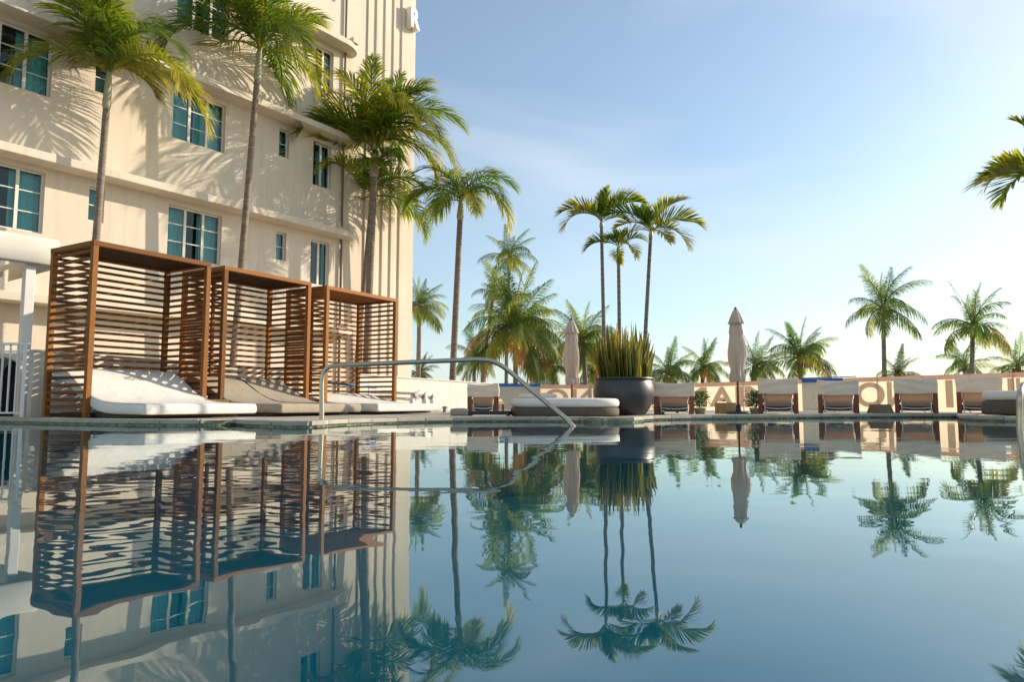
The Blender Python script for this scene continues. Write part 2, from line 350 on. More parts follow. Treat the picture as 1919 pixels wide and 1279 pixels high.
for x0, x1, z0, z1, n in WINS:
    w, h = x1 - x0, z1 - z0
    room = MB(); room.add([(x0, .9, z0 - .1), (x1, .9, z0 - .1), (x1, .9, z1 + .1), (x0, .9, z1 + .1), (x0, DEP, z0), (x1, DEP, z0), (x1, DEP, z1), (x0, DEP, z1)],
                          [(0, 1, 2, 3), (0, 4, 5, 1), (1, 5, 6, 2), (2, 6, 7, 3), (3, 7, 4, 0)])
    wi = MB(); t = .045; y = .13
    wi.rng((x0, y - .03, z0), (x1, y + .03, z0 + t)); wi.rng((x0, y - .03, z1 - t), (x1, y + .03, z1))
    wi.rng((x0, y - .03, z0 + t), (x0 + t, y + .03, z1 - t)); wi.rng((x1 - t, y - .03, z0 + t), (x1, y + .03, z1 - t))
    wf = wi.build('window', M['frame'], hotel)
    for k in range(1, n):
        xm = x0 + w * k / n; MB().rng((xm - .035, y - .04, z0 + t), (xm + .035, y + .035, z1 - t)).build('mullion', M['frame'], wf)
    rows = 3 if n > 1 else 2
    if n == 2: rows = 1
    for k in range(n):
        xa, xb = x0 + w * k / n + (.035 if k else t), x0 + w * (k + 1) / n - (.035 if k < n - 1 else t)
        gl = MB(); tw = rng.uniform(-.004, .004); gl.add([(xa, y + tw, z0 + t), (xb, y - tw, z0 + t), (xb, y - tw, z1 - t), (xa, y + tw, z1 - t)], [(0, 1, 2, 3)]); gl.build('pane', M['glass'], wf)
        for q in range(1, rows):
            zm = z0 + h * q / rows; MB().rng((xa, y - .012, zm - .012), (xb, y + .012, zm + .012)).build('glazing_bar', M['frame'], wf)
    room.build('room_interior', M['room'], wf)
    segs = [(x0, x0 + w * rng.uniform(.28, .48)), (x1 - w * rng.uniform(.28, .52), x1)] if n > 1 else [(x0, x1)]
    for a, b in segs:
        cu = MB(); N = max(6, int((b - a) / .022)); ph = rng.uniform(0, 6)
        vs = []
        for i in range(N + 1):
            x = a + (b - a) * i / N; yy = .34 + .028 * math.sin(x * 46 + ph + math.sin(x * 9) * 1.6); vs += [(x, yy, z0 + .01), (x, yy + .01, z1)]
        cu.add(vs, [(2 * i, 2 * i + 2, 2 * i + 3, 2 * i + 1) for i in range(N)]); cu.build('curtain', M['curtain'], wf, smooth=True)
for k in range(0, 6):
    z = 2.60 + ZO + 3.30 * k
    poly = [(FL, 0.02), (FL, -.60), (9.55, -.60)] + [(9.55 + .75 * math.sin(q), -.62 + .60 * (1 - math.cos(q)) + .02) for q in [i * math.pi / 2 / 8 for i in range(1, 9)]] + [(10.3, .02)]
    MB().prism(poly, z, z + .20).build('ledge', M['stucco'], hotel, bevel=.015)
for x in (11.34, 11.78, 12.22): MB().rng((x, -.055, .3), (x + .21, .03, ZT - .4)).build('pilaster', M['stucco'], hotel, bevel=.012)
MB().rng((12.66, -.055, .3), (FR - .003, .03, ZT - .4)).build('pilaster', M['stucco'], hotel, bevel=.012)
MB().rng((10.93, -.05, .3), (11.12, .03, ZT - .4)).build('pilaster', M['stucco'], hotel, bevel=.012)
MB().tube([(9.88, -.07, .2), (9.88, -.07, 20.5)], .04, 10).build('downpipe', M['lead'], hotel, smooth=True)
for k in range(0, 5): MB().rng((9.74, -.14, 2.8 + ZO + 3.3 * k), (10.02, -.61, 2.98 + ZO + 3.3 * k)).build('rain_box', M['stucco'], hotel, bevel=.01)
sl = glyph_place('sign_letter', 'R', lambda u, v, w: Vector((12.84 + .50 * u, -.22 + w, 14.86 + .80 * v)), M['white_paint'], hotel, .13, .045)

# ------------------------------------------------------------------ cabanas with daybeds
ca = math.atan2(.861, .509); CE = Vector((.509, .861, 0)); CN = Vector((.861, -.509, 0)); C0 = Vector((-6.61, 11.04, DECK))
SR = random.Random(14)
def slat_mesh(l, mat): return MB().box((0, 0, 0), (l, .038, .045)).mesh('slat', mat)
def cabana(start, width, depth, H, wood, roofwood, label, slatwood):
    o = thing('slatted_cabana', label, 'cabana', C0 + CE * start + Vector((0, 0, .014)), ca, 'slatted wooden cabanas in a row')
    p = .085
    for x, y in ((0, 0), (width - p, 0), (0, depth - p), (width - p, depth - p)):
        MB().rng((x, y, 0), (x + p, y + p, H - .08)).build('post', wood, o, bevel=.004)
    MB().rng((width * .30, depth - p, .0), (width * .30 + .06, depth - .03, H - .08)).build('post', wood, o, bevel=.004)
    for a, b in (((-.004, -.004, H - .08), (width + .004, p, H)), ((-.004, depth - p, H - .08), (width + .004, depth + .004, H)),
                 ((-.004, p, H - .08), (p, depth - p, H)), ((width - p, p, H - .08), (width + .004, depth - p, H))):
        MB().rng(a, b).build('beam', wood, o, bevel=.004)
    nb = 13; bd = (depth - 2 * p) / nb; rm = MB().box((0, 0, 0), (width - 2 * p, bd - .008, .024)).mesh('roof_board', roofwood)
    for i in range(nb):
        q = link('roof_board', rm, o); q.location = (width / 2, p + bd * (i + .5), H - .03)
    MB().rng((p, p, H - .014), (width - p, depth - p, H - .004)).build('roof_sheet', roofwood, o)
    side = slat_mesh(depth - 2 * p, slatwood); back = slat_mesh(width - 2 * p, slatwood); n = 22; pitch = (H - .2) / n
    for i in range(n):
        z = .10 + pitch * (i + .5)
        for x in (p * .35, width - p * .35):
            s = link('slat', side, o); s.location = (x, depth / 2, z + SR.uniform(-.004, .004)); s.rotation_euler = (SR.uniform(-.05, .05), SR.uniform(-.003, .003), R(90))
        s = link('slat', back, o); s.location = (width / 2, depth - p * .35, z + SR.uniform(-.004, .004)); s.rotation_euler = (SR.uniform(-.05, .05), SR.uniform(-.0025, .0025), 0)
    MB().rng((p, p, .0), (width - p, depth - p, .06)).build('floor_board', roofwood, o)
    return o
def daybed(start, width, cloth, label, y0=1.15, y1=-1.45, seam=False, text=None, head=1.0):
    o = thing('daybed', label, 'daybed', C0 + CE * start + Vector((0, 0, .014)), ca, 'daybeds under the cabanas')
    ys = [y0, y0 - .03, 1.05, .9, .7, .45, .2, -.05, -.3, -.6, -.95, y1 + .1, y1 + .03, y1]
    tp = [.76, .81, .81, .795, .72, .57, .42, .32, .26, .235, .225, .22, .215, .20]
    th = [.16, .20, .21, .21, .21, .20, .20, .19, .19, .18, .18, .18, .175, .15]
    tp = [.215 + (q - .215) * head if q > .215 else q for q in tp]
    NX = 16; x0, x1 = .07, width - .07; m = MB(); rows = len(ys); rg = random.Random(int(start * 10))
    def ring(i, k):
        q_ = 0 if k == 0 else 1 if k == NX else .018 if k == 1 else .982 if k == NX - 1 else (k - 1) / (NX - 2); x = x0 + (x1 - x0) * q_
        edge = -.02 if k in (0, NX) else 0
        return x, edge
    for lay in (0, 1):
        for i in range(rows):
            for k in range(NX + 1):
                x, e = ring(i, k); z = tp[i] + e if lay == 0 else max(.05, tp[i] - th[i]) - e * .5
                if lay == 0: z += .006 * math.sin(k * 1.7 + i * 2.1) + rg.uniform(-.003, .003)
                m.v.append(Vector((x, ys[i], z)))
    W_ = NX + 1; B = rows * W_
    for i in range(rows - 1):
        for k in range(NX):
            a = i * W_ + k; m.f.append((a, a + W_, a + W_ + 1, a + 1)); m.f.append((B + a, B + a + 1, B + a + W_ + 1, B + a + W_))
        for k, fl in ((0, 1), (NX, 0)):
            a, b = i * W_ + k, (i + 1) * W_ + k; q = (a, B + a, B + b, b); m.f.append(q if fl else tuple(reversed(q)))
    for i, fl in ((0, 0), (rows - 1, 1)):
        for k in range(NX):
            a = i * W_ + k; q = (a, B + a, B + a + 1, a + 1); m.f.append(tuple(reversed(q)) if not fl else q)
    mt = m.build('mattress', cloth, o, smooth=True); s_ = mt.modifiers.new('s', 'SUBSURF'); s_.levels = s_.render_levels = 2
    for xe in (x0 + .016, x1 - .016): MB().tube([(xe, yy, zz - .006) for yy, zz in zip(ys[1:-1], tp[1:-1])], .007, 6).build('piping', M['sling'], mt, smooth=True)
    MB().rng((x0 + .12, y0 - .1, 0), (x1 - .12, y1 + .35, .075)).build('base', M['brown_base'], o, bevel=.01)
    if seam:
        xm = (x0 + x1) * .5
        pth = [(xm, yy, zz + .004) for yy, zz in zip(ys[1:-2], tp[1:-2])]
        MB().tube(pth, .008, 6).build('seam', M['charcoal'], mt)
    if text:
        def fn(u, v, w):
            yy = .62 - .10 * (1 - v); x = .95 + .34 * u
            for i in range(rows - 1):
                if ys[i] >= yy >= ys[i + 1]: q = (ys[i] - yy) / (ys[i] - ys[i + 1]); return Vector((x, yy, tp[i] + (tp[i + 1] - tp[i]) * q + .012))
            return Vector((x, yy, .6))
        glyph_place('printed_name', text, fn, M['ink'], mt)
    return o
cabana(0, 2.13, 1.28, 2.80, M['wood'], M['wood_dark'], 'teak slatted cabana with shade-darkened slats, nearest the white canopy, largest of the three', M['wood_shaded'])
cabana(2.42, 2.16, 1.28, 2.80, M['wood'], M['wood_dark'], 'teak slatted cabana in the middle of the row, taupe daybed under it', M['wood_shaded'])
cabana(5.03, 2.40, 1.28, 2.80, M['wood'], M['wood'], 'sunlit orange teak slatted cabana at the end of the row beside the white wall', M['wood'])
daybed(0, 2.13, M['white_cloth'], 'white curved daybed with small printed name in the cabana next to the white canopy', text='HOTEL')
daybed(2.42, 2.16, M['taupe_cloth'], 'taupe curved daybed with dark seam under the middle cabana', y1=-1.55, seam=True, head=.9)
daybed(5.03, 2.40, M['white_cloth'], 'white curved daybed under the orange cabana nearest the life rings', y1=-1.45, head=.42)

# ------------------------------------------------------------------ walls, canopy and railing beside the hotel
gw0 = C0 - CN * 2.0 + CE * .12; gw1 = C0 - CN * 2.2 + CE * 6.6
def wall_between(name, label, a, b, h0, h1, t, mat, cat='wall'):
    a = Vector((a.x, a.y, 0)); b = Vector((b.x, b.y, 0)); d = (b - a); n = Vector((-d.y, d.x, 0)).normalized() * t / 2
    o = thing(name, label, cat, (a.x, a.y, DECK)); q = [-n, d - n, d + n, n]
    m = MB(); m.add([(p.x, p.y, 0) for p in q] + [(q[0].x, q[0].y, h0), (q[1].x, q[1].y, h1), (q[2].x, q[2].y, h1), (q[3].x, q[3].y, h0)],
                    [(0, 3, 2, 1), (4, 5, 6, 7), (0, 1, 5, 4), (1, 2, 6, 5), (2, 3, 7, 6), (3, 0, 4, 7)])
    m.build('wall_body', mat, o, bevel=.01)
    u = Vector((0, 0, .03)); c = MB(); q2 = [-n * 1.25, d - n * 1.25, d + n * 1.25, n * 1.25]
    hh = [h0, h1, h1, h0]
    c.add([(p.x, p.y, h + .002) for p, h in zip(q2, hh)] + [(p.x, p.y, h + .035) for p, h in zip(q2, hh)],
          [(0, 3, 2, 1), (4, 5, 6, 7), (0, 1, 5, 4), (1, 2, 6, 5), (2, 3, 7, 6), (3, 0, 4, 7)])
    c.build('wall_cap', mat, o, bevel=.006)
    return o
wall_between('garden_wall', 'long low white wall running behind the slatted cabanas', gw0, gw1, 1.12, 1.02, .2, M['stucco_white'])
W0, W2 = gp(668, 19.0), gp(930, 24.2)
wall_between('terrace_wall', 'low white sunlit wall with pipes between the orange cabana and the banner fence', W0, W2, .99, .87, .2, M['stucco_white'])
cano = thing('white_canopy', 'white fabric canopy on square posts left of the first cabana', 'canopy', gp(93, 12.9), ca - .1)
def cl(px, py, D): return at(px, py, D) - Vector(cano.location)
zt, zb, XR = 3.26, 2.72, 0.0
prof = [(zb, .0), (zb + .05, -.05), (zb + .25, -.075), (zt - .12, -.06), (zt - .03, -.01), (zt, .09)]
sh = MB(); XS = [-.0, -.03, -.1] + [-.5 * i for i in range(1, 9)]
rowsv = []
for i, x in enumerate(XS):
    ins = (.05, .02, 0)[i] if i < 3 else 0
    rowsv.append([Vector((x, y - .0 + ins, z - (ins * .8 if z == zt else 0))) for z, y in prof] + [Vector((x, 2.4, zt + .12 - ins))])
for r in rowsv: sh.v += r
K = len(prof) + 1
for i in range(len(XS) - 1):
    for k in range(K - 1): a = i * K + k; sh.f.append((a, a + 1, a + K + 1, a + K))
sh.add([rowsv[0][k] for k in range(K)] + [Vector((0, 2.4, zb))], [tuple(range(K + 1))])
co = sh.build('canopy_fabric', M['canopy'], cano, smooth=False); smooth_edges(co, 50); sm = co.modifiers.new('s', 'SOLIDIFY'); sm.thickness = .02
pp = Vector((-.40, 0, 0))
MB().rng((pp.x - .08, .1, 0), (pp.x + .08, .26, 2.82)).build('post', M['white_paint'], cano, bevel=.01)
MB().rng((pp.x - .08 - 2.9, .1, 0), (pp.x + .08 - 2.9, .26, 2.82)).build('post', M['white_paint'], cano, bevel=.01)
MB().rng((-4, .12, 2.80), (-.12, .24, 2.90)).build('beam', M['white_paint'], cano)
for i in range(9): MB().rng((-.35 - .42 * i, .26, 2.82), (-.29 - .42 * i, 2.3, 2.90)).build('rafter', M['white_paint'], cano)
MB().rng((-4, 2.30, 2.78), (-.12, 2.40, 2.92)).build('beam', M['white_paint'], cano)
ral = thing('metal_railing', 'white metal bar railing under the white canopy', 'railing', gp(44, 12.0))
MB().rng((-1.9, -.02, 1.22), (.03, .02, 1.26)).build('top_rail', M['white_paint'], ral, bevel=.006)
MB().rng((-1.9, -.015, 1.10), (.0, .015, 1.125)).build('rail', M['white_paint'], ral)
MB().rng((-1.9, -.015, .06), (.0, .015, .09)).build('rail', M['white_paint'], ral)
MB().rng((-.05, -.035, 0), (.02, .035, 1.22)).build('post', M['white_paint'], ral, bevel=.004)
bar = MB().rng((-.012, -.012, .06), (.012, .012, 1.22)).mesh('bar', M['white_paint'])
for i in range(14): q = link('bar', bar, ral); q.location = (-.16 - .125 * i, 0, 0)
nook = thing('arched_wall', 'white wall with dark arched opening behind the bar railing', 'wall', gp(62, 12.75))
aw = MB(); x0, x1, hw = -2.6, .0, 1.14; cxx, ra = -.60, .37
arc = [(cxx + ra * math.cos(a), .72 + ra * .9 * math.sin(a)) for a in [math.pi * i / 16 for i in range(17)]]
top = [(x1, hw)] + [(x1 + (x0 - x1) * i / 14, hw) for i in range(1, 14)] + [(x0, hw)]
seq = [(cxx + ra, 0)] + arc + [(cxx - ra, 0)]; ou = [(x1, 0)] + [(x1 + (x0 - x1) * i / 16, hw) for i in range(17)] + [(x0, 0)]
for i in range(len(seq) - 1):
    aw.add([(seq[i][0], 0, seq[i][1]), (ou[i][0], 0, ou[i][1]), (ou[i + 1][0], 0, ou[i + 1][1]), (seq[i + 1][0], 0, seq[i + 1][1])], [(0, 1, 2, 3)])
    aw.add([(seq[i][0], 0, seq[i][1]), (seq[i + 1][0], 0, seq[i + 1][1]), (seq[i + 1][0], .5, seq[i + 1][1]), (seq[i][0], .5, seq[i][1])], [(0, 1, 2, 3)])
aw.add([(x0, 0, hw), (x1, 0, hw), (x1, .6, hw), (x0, .6, hw), (x1, 0, 0), (x1, .6, 0)], [(0, 1, 2, 3), (1, 4, 5, 2)])
aw.build('wall_body', M['stucco_white'], nook)
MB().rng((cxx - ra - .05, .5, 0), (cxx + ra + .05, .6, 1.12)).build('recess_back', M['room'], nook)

# ------------------------------------------------------------------ banner fence with mirrored print
FP = [gp(928, 24.0), gp(1230, 23.4), gp(1919, 17.4), gp(2250, 15.4)]; FH = [.86, .86, 1.0, 1.05]
fen = thing('banner_fence', 'peach translucent banner fence printed with big grey mirrored letters behind the loungers', 'fence', FP[0])
fo = Vector(fen.location)
def fence_at(px):
    for i in range(3):
        a, b = FP[i], FP[i + 1]; t = (px - CX) / (F * math.cos(TH)); q = (t * a.y - a.x) / ((b.x - a.x) - t * (b.y - a.y))
        if q <= 1.0001 or i == 2: return a.lerp(b, q) - fo, FH[i] + (FH[i + 1] - FH[i]) * q
for i in range(3):
    a, b = FP[i] - fo, FP[i + 1] - fo; m = MB(); N = 24
    for k in range(N + 1):
        q = k / N; p = a.lerp(b, q); h = FH[i] + (FH[i + 1] - FH[i]) * q; w = .006 * math.sin(k * 1.3)
        m.v += [Vector((p.x, p.y + w, .02)), Vector((p.x, p.y + w, h - .12))]
    m.f = [(2 * k, 2 * k + 2, 2 * k + 3, 2 * k + 1) for k in range(N)]
    m.build('banner_cloth', M['banner'], fen, smooth=True)
    m = MB(); d = (b - a); n = Vector((-d.y, d.x, 0)).normalized() * .012
    m.add([(a - n) + Vector((0, 0, FH[i] - .12)), (b - n) + Vector((0, 0, FH[i + 1] - .12)), (b - n) + Vector((0, 0, FH[i + 1])), (a - n) + Vector((0, 0, FH[i])),
           (a + n) + Vector((0, 0, FH[i] - .12)), (b + n) + Vector((0, 0, FH[i + 1] - .12)), (b + n) + Vector((0, 0, FH[i + 1])), (a + n) + Vector((0, 0, FH[i]))],
          [(0, 1, 2, 3), (5, 4, 7, 6), (3, 2, 6, 7), (0, 4, 5, 1)])
    m.build('hem', M['banner_band'], fen)
for px in (1015, 1110, 1205, 1300, 1394, 1480, 1560, 1645, 1730, 1815, 1900, 2010):
    p, h = fence_at(px); MB().tube([(p.x, p.y + .06, 0), (p.x, p.y + .06, h)], .018, 8).build('post', M['white_paint'], fen, smooth=True)
def banner_letter(ch, pa, pb, lo=.13, hi=.14):
    def fn(u, v, w):
        p, h = fence_at(pb + (pa - pb) * u); q = p - p.normalized() * 0
        return Vector((q.x, q.y - .018, lo + (h - hi - lo) * v))
    glyph_place('printed_letter', ch, fn, M['letter'], fen, 0, .03)
for ch, a, b in (('O', 1020, 1064), ('N', 1072, 1108), ('M', 1262, 1322), ('A', 1326, 1373), ('I', 1375, 1389), ('M', 1392, 1450),
                 ('O', 1598, 1653), ('N', 1657, 1700), ('L', 1712, 1745), ('I', 1766, 1780), ('V', 1784, 1822), ('A', 1828, 1876), ('I', 1882, 1894), ('H', 1898, 1930), ('O', 1945, 1995)):
    banner_letter(ch, a, b)
def poster(pa, pb, label, lines, bh):
    a, h = fence_at(pa); b, h2 = fence_at(pb); base = a + fo + Vector((0, -.14, 0)); o = thing('hanging_poster', label, 'poster', base, math.atan2(b.y - a.y, b.x - a.x)); L = (b - a).length; H_ = h + .02
    m = MB(); N = 12
    for k in range(N + 1): x = L * k / N; m.v += [Vector((x, .004 * math.sin(k), .02)), Vector((x, .004 * math.sin(k), H_ - bh))]
    m.f = [(2 * k, 2 * k + 2, 2 * k + 3, 2 * k + 1) for k in range(N)]; m.build('poster_cloth', M['poster'], o, smooth=True)
    MB().rng((0, -.01, H_ - bh), (L, .012, H_)).build('poster_stripe', M['poster_blue'], o)
    MB().tube([(-.05, .0, H_ + .012), (L + .35, .0, H_ + .03)], .014, 8).build('hanging_rod', M['poster_blue'], o, smooth=True)
    for txt, xa, xb, za, zb in lines:
        glyph_place('poster_lettering', txt, lambda u, v, w: Vector((L * (xb + (xa - xb) * u), -.013, za + (zb - za) * v)), M['white_print'], o, 0, .012)
    return o
poster(922, 1012, 'pale poster with blue top stripe beside the sunlit white wall', [], .09)
poster(1496, 1572, 'pale poster with blue top stripe and mirrored white lettering between two loungers', [('DECEMBER', .12, 1.30, .10, .22), ('MO', .42, .78, .60, .70), ('O', .52, .64, .36, .47), ('PM', .26, .38, .38, .44)], .11)

# ------------------------------------------------------------------ palms
def frond_mesh(name, L, e0, arc, nl, ll, keel, droop, wid, seed, mat, p=1.15, yellow=0.0, stalk=.12, sway=0.0):
    rg = random.Random(seed); N = 16; pts = [Vector((0, 0, 0))]; tg = []
    for i in range(N + 1):
        e = R(e0) - R(arc) * (i / N) ** p; az = sway * (i / N) ** 1.5; t = Vector((math.cos(e) * math.cos(az), math.cos(e) * math.sin(az), math.sin(e))); tg.append(t)
        if i < N: pts.append(pts[-1] + t * L / N)
    m = MB(); m.attr = []
    b = 0
    m.tube(pts, [.020 * L * .55 * (1 - .88 * i / N) + .002 for i in range(N + 1)], 4, cap=False); m.attr += [.45] * len(m.v)
    for i in range(nl):
        t = stalk + (1 - stalk) * ((i + .5) / nl); f = t * N; j = min(int(f), N - 1); q = f - j
        P = pts[j].lerp(pts[j + 1], q); T = tg[j].lerp(tg[j + 1], q).normalized(); Sd = Vector((-T.y, T.x, 0)); Sd = Sd.normalized() if Sd.length > .05 else Vector((0, 1, 0)); Nn = T.cross(Sd).normalized()
        if Nn.z < 0 and e0 - arc * t ** p > -90 and abs(T.z) < .99: Nn = -Nn
        for s in (-1, 1):
            al = R(68 - 46 * t + rg.uniform(-7, 7)); k = R(keel + rg.uniform(-16, 16))
            d = T * math.cos(al) + (Sd * s * math.cos(k) + Nn * math.sin(k)) * math.sin(al)
            l = ll * (.42 + .58 * math.sin(math.pi * min(1, .18 + t * .82) ** .9)) * rg.uniform(.82, 1.08)
            if rg.random() < .03: l *= .5
            w = d.cross(Nn); w = w.normalized() * wid * (.6 + .4 * math.sin(math.pi * t))
            g = Vector((0, 0, -1)) * droop * l
            p1 = P + d * l * .48 + g * .16; p2 = P + d * l * .80 + g * .48; p3 = P + d * l * .99 + g * .85
            n0 = len(m.v); m.v += [P - w * .35, P + w * .35, p1 - w, p1 + w, p2 - w * .6, p2 + w * .6, p3]
            m.f += [(n0, n0 + 1, n0 + 3, n0 + 2), (n0 + 2, n0 + 3, n0 + 5, n0 + 4), (n0 + 4, n0 + 5, n0 + 6)]
            r0 = rg.uniform(-.12, .12) + yellow + .18 * t
            m.attr += [r0, r0, r0 + .05, r0 + .05, r0 + .2, r0 + .2, r0 + .42]
    return m.mesh(name, mat)
ROY = {}; COC = {}
for i, (e0, arc) in enumerate([(84, 28), (76, 80), (66, 118), (54, 128), (40, 128), (24, 112), (4, 92), (-20, 62)]):
    ROY[i] = [frond_mesh('royal_frond', 1, e0, arc, 62, .40, 36 - 4 * i, .55, .0085, 10 * i + s, M['royal'], yellow=.0 + .03 * i, sway=(.18, -.22)[s]) for s in range(2)]
for i, (e0, arc) in enumerate([(84, 20), (72, 50), (58, 82), (42, 92), (24, 88), (4, 78), (-18, 58), (-48, 34)]):
    COC[i] = [frond_mesh('coco_frond', 1, e0, arc, 64, .29, 6 - 6 * i, .80, .0068, 200 + 10 * i + s, M['coco'], yellow=-.04 + .035 * i, sway=(.25, -.12)[s]) for s in range(2)]
STF = {}
for i, (e0, arc) in enumerate([(84, 12), (70, 62), (60, 88), (46, 100), (28, 96), (8, 84), (-14, 56), (-30, 40)]):
    STF[i] = [frond_mesh('stiff_frond', 1, e0, arc, 56, .42, 48 - 3 * i, .16, .0165, 600 + 10 * i + s, M['royal'], yellow=.02 + .03 * i, sway=(.1, -.14)[s]) for s in range(2)]
DRY = [frond_mesh('dry_frond', 1, 8 - 30 * s, 92, 60, .25, -20, .9, .0075, 400 + s, M['coco_dry'], yellow=.1, sway=.1) for s in range(2)]
NUT = MB().lathe([(.02, -.15), (.08, -.12), (.115, -.04), (.115, .04), (.08, .11), (.02, .14)], 10).mesh('coconut', M['shaft'], True)
def trunk_mesh(pts, r0, r1, mat, ringp=.11, flare=1.25):
    path = catmull([Vector(p) for p in pts], 8); path = resample(path, ringp / 2); n = len(path)
    rad = []
    for i in range(n):
        t = i / (n - 1); r = r0 + (r1 - r0) * t + r0 * (flare - 1) * max(0, 1 - t * 9) ; rad.append(r * (1.05 if i % 2 else .96))
    return MB().tube(path, rad, 12).mesh('trunk', mat, True)
def palm(kind, pts, label, r0, r1, flen, seed, fronds=None, n=14, shaft=.0, group=None, mat=None, dry=0, elev=None, wind=0.0, name=None, stiff=False):
    """pts: world places up the stem, the last one where the fronds spring from"""
    rg = random.Random(seed); base = Vector(pts[0]); o = thing(name or ('royal_palm' if kind == 'r' else 'coconut_palm'), label, 'palm tree', base, 0, group)
    loc = [Vector(p) - base for p in pts]; top = loc[-1]; ax = (loc[-1] - loc[-2]).normalized()
    st = list(loc)
    if shaft: st[-1] = top - ax * shaft
    link('trunk', trunk_mesh(st, r0, r1, mat or M['trunk']), o)
    if shaft:
        s0 = top - ax * (shaft + .02); pr = [s0 + ax * (shaft + .02) * q for q in (0, .08, .2, .4, .6, .8, .92, 1.04)]
        MB().tube(pr, [r1 * k for k in (1.02, 1.25, 1.30, 1.18, 1.02, .9, .8, .55)], 12).build('crownshaft', M['shaft'], o, smooth=True)
    else:
        MB().tube([top - ax * .35, top - ax * .15, top + ax * .05, top + ax * .25], [r1 * 1.05, r1 * 1.5, r1 * 1.6, r1 * .9], 10).build('crown_heart', M['fibre'], o, smooth=True)
    lib = STF if stiff else ROY if kind == 'r' else COC
    if fronds is None:
        fronds = []; el = elev or ((lambda q: int(q * 5.7)) if kind == 'r' else (lambda q: int(q * 6.6)))
        for i in range(n):
            q = (i + rg.uniform(0, .8)) / n; az = i * 137.5 + rg.uniform(-14, 14) + seed * 31
            iv = min(7, el(q))
            if kind == 'r' and iv > 2 and 215 < az % 360 < 315: iv = 2
            fronds.append((az, iv, rg.uniform(.78, 1.12)))
    for j, (az, i, sc) in enumerate(fronds):
        me = lib[i][rg.randrange(2)]
        f = link('frond', me, o); f.location = top + ax * rg.uniform(-.06, .04) * flen
        f.rotation_euler = (R(rg.uniform(-22, 22)), R(rg.uniform(-9, 9)), R(az)); f.scale = (flen * sc, flen * sc * rg.choice((1, -1)), flen * sc)
        if wind:
            d = Vector((math.cos(R(az)), math.sin(R(az)), 0)); f.rotation_euler[2] -= wind * d.y * 0 ; f.rotation_euler[2] = math.atan2(d.y * (1 - .0), d.x + wind)
    if kind == 'c':
        for j in range(rg.randrange(4, 8)):
            a = rg.uniform(0, 6.28); q = link('coconut', NUT, o); q.location = top + Vector((math.cos(a) * .26, math.sin(a) * .26, -.12 - rg.uniform(0, .22))); q.rotation_euler = (rg.uniform(0, 1), rg.uniform(0, 1), 0)
    for j in range(dry):
        f = link('frond', DRY[j % 2], o); f['label'] = 'dry orange drooping frond'; az = j * 113 + seed * 17
        f.location = top; f.rotation_euler = (0, R(rg.uniform(-6, 6)), R(az)); f.scale = (flen * .95,) * 3
    return o
G_ = 'tall palms against the hotel facade'
def stem(a, b, D, z0=0.0, bend=0):     # stem through two photo pixels at distance D, carried on down to the ground
    A, B = at(*a, D), at(*b, D); d = (A - B); k = (A.z - z0) / max(.01, -d.z) if d.z < 0 else 0
    base = A + d * min(k, 1.6); base.z = z0
    return [base, A.lerp(base, .5) if k > .3 else A.lerp(B, .2), A.lerp(B, .35) + Vector((bend, 0, 0)), B]
palm('r', stem((180, 450), (205, 132), 16.5, DECK), 'palm rising behind the first slatted cabana, crown over the left windows', .095, .075, 2.6, 3, n=19, shaft=.95, group=G_)
palm('r', stem((452, 500), (487, 88), 19.5, DECK), 'leaning palm behind the gap of the first two cabanas, crown at the top edge', .10, .08, 2.95, 11, n=18, shaft=1.0, group=G_)
palm('r', stem((692, 545), (703, 272), 23.3, DECK), 'full palm with thick pale crownshaft before the fluted hotel corner', .125, .115, 3.15, 21, shaft=1.1, group=G_,
     fronds=[(0, 2, 1.15), (22, 3, 1.0), (-18, 4, 1.1), (180, 3, 1.1), (158, 2, 1.05), (200, 4, 1.1), (90, 2, 1), (60, 1, 1), (120, 1, .95), (250, 1, .9), (300, 2, .9), (330, 3, 1.05), (215, 3, 1.0), (40, 4, 1), (140, 4, 1), (10, 1, .9), (170, 1, .95), (-40, 2, 1.0), (5, 5, .9), (188, 5, .95), (75, 0, .95), (280, 1, .95), (200, 1, .9), (-10, 1, .95), (110, 2, .95), (330, 1, .9)])
palm('r', stem((681, 545), (698, 362), 24.3, DECK), 'thinner shorter palm close behind the full palm at the hotel corner', .09, .08, 2.6, 5, n=14, shaft=.5, group=G_, elev=lambda q: 2 + int(q * 4.5))
palm('r', stem((848, 712), (864, 372), 24.0, DECK), 'lone palm behind the white wall right of the hotel corner', .115, .095, 2.3, 8, n=14, shaft=.75,
     fronds=[(10, 2, 1.05), (-35, 4, 1.0), (178, 4, 1.12), (205, 2, 1), (160, 2, .95), (100, 1, .95), (45, 1, 1.0), (300, 6, .8), (250, 5, .9), (135, 3, .9), (330, 3, .9), (70, 3, .9), (20, 4, 1.08), (190, 6, .8)])
TG = 'three slim palms over the black planter'
palm('r', stem((1132, 640), (1127, 414), 14.3, DECK + .5), 'left palm of the slim trio above the black planter', .042, .034, 1.05, 31, shaft=.0 + .12, group=TG, stiff=True,
     fronds=[(182, 3, .95), (205, 4, 1.0), (8, 2, 1.05), (-20, 2, .95), (80, 1, .8), (150, 2, .7), (60, 0, .75), (335, 3, .6)], mat=M['trunk_grey'])
palm('r', stem((1161, 640), (1159, 462), 14.0, DECK + .5), 'short middle palm of the slim trio above the black planter', .040, .034, 0.86, 33, shaft=.10, group=TG, stiff=True,
     fronds=[(180, 4, .9), (12, 2, .95), (75, 1, .8), (-60, 5, .8), (-110, 6, .7), (120, 2, .7), (-30, 3, .8)], mat=M['trunk_grey'])
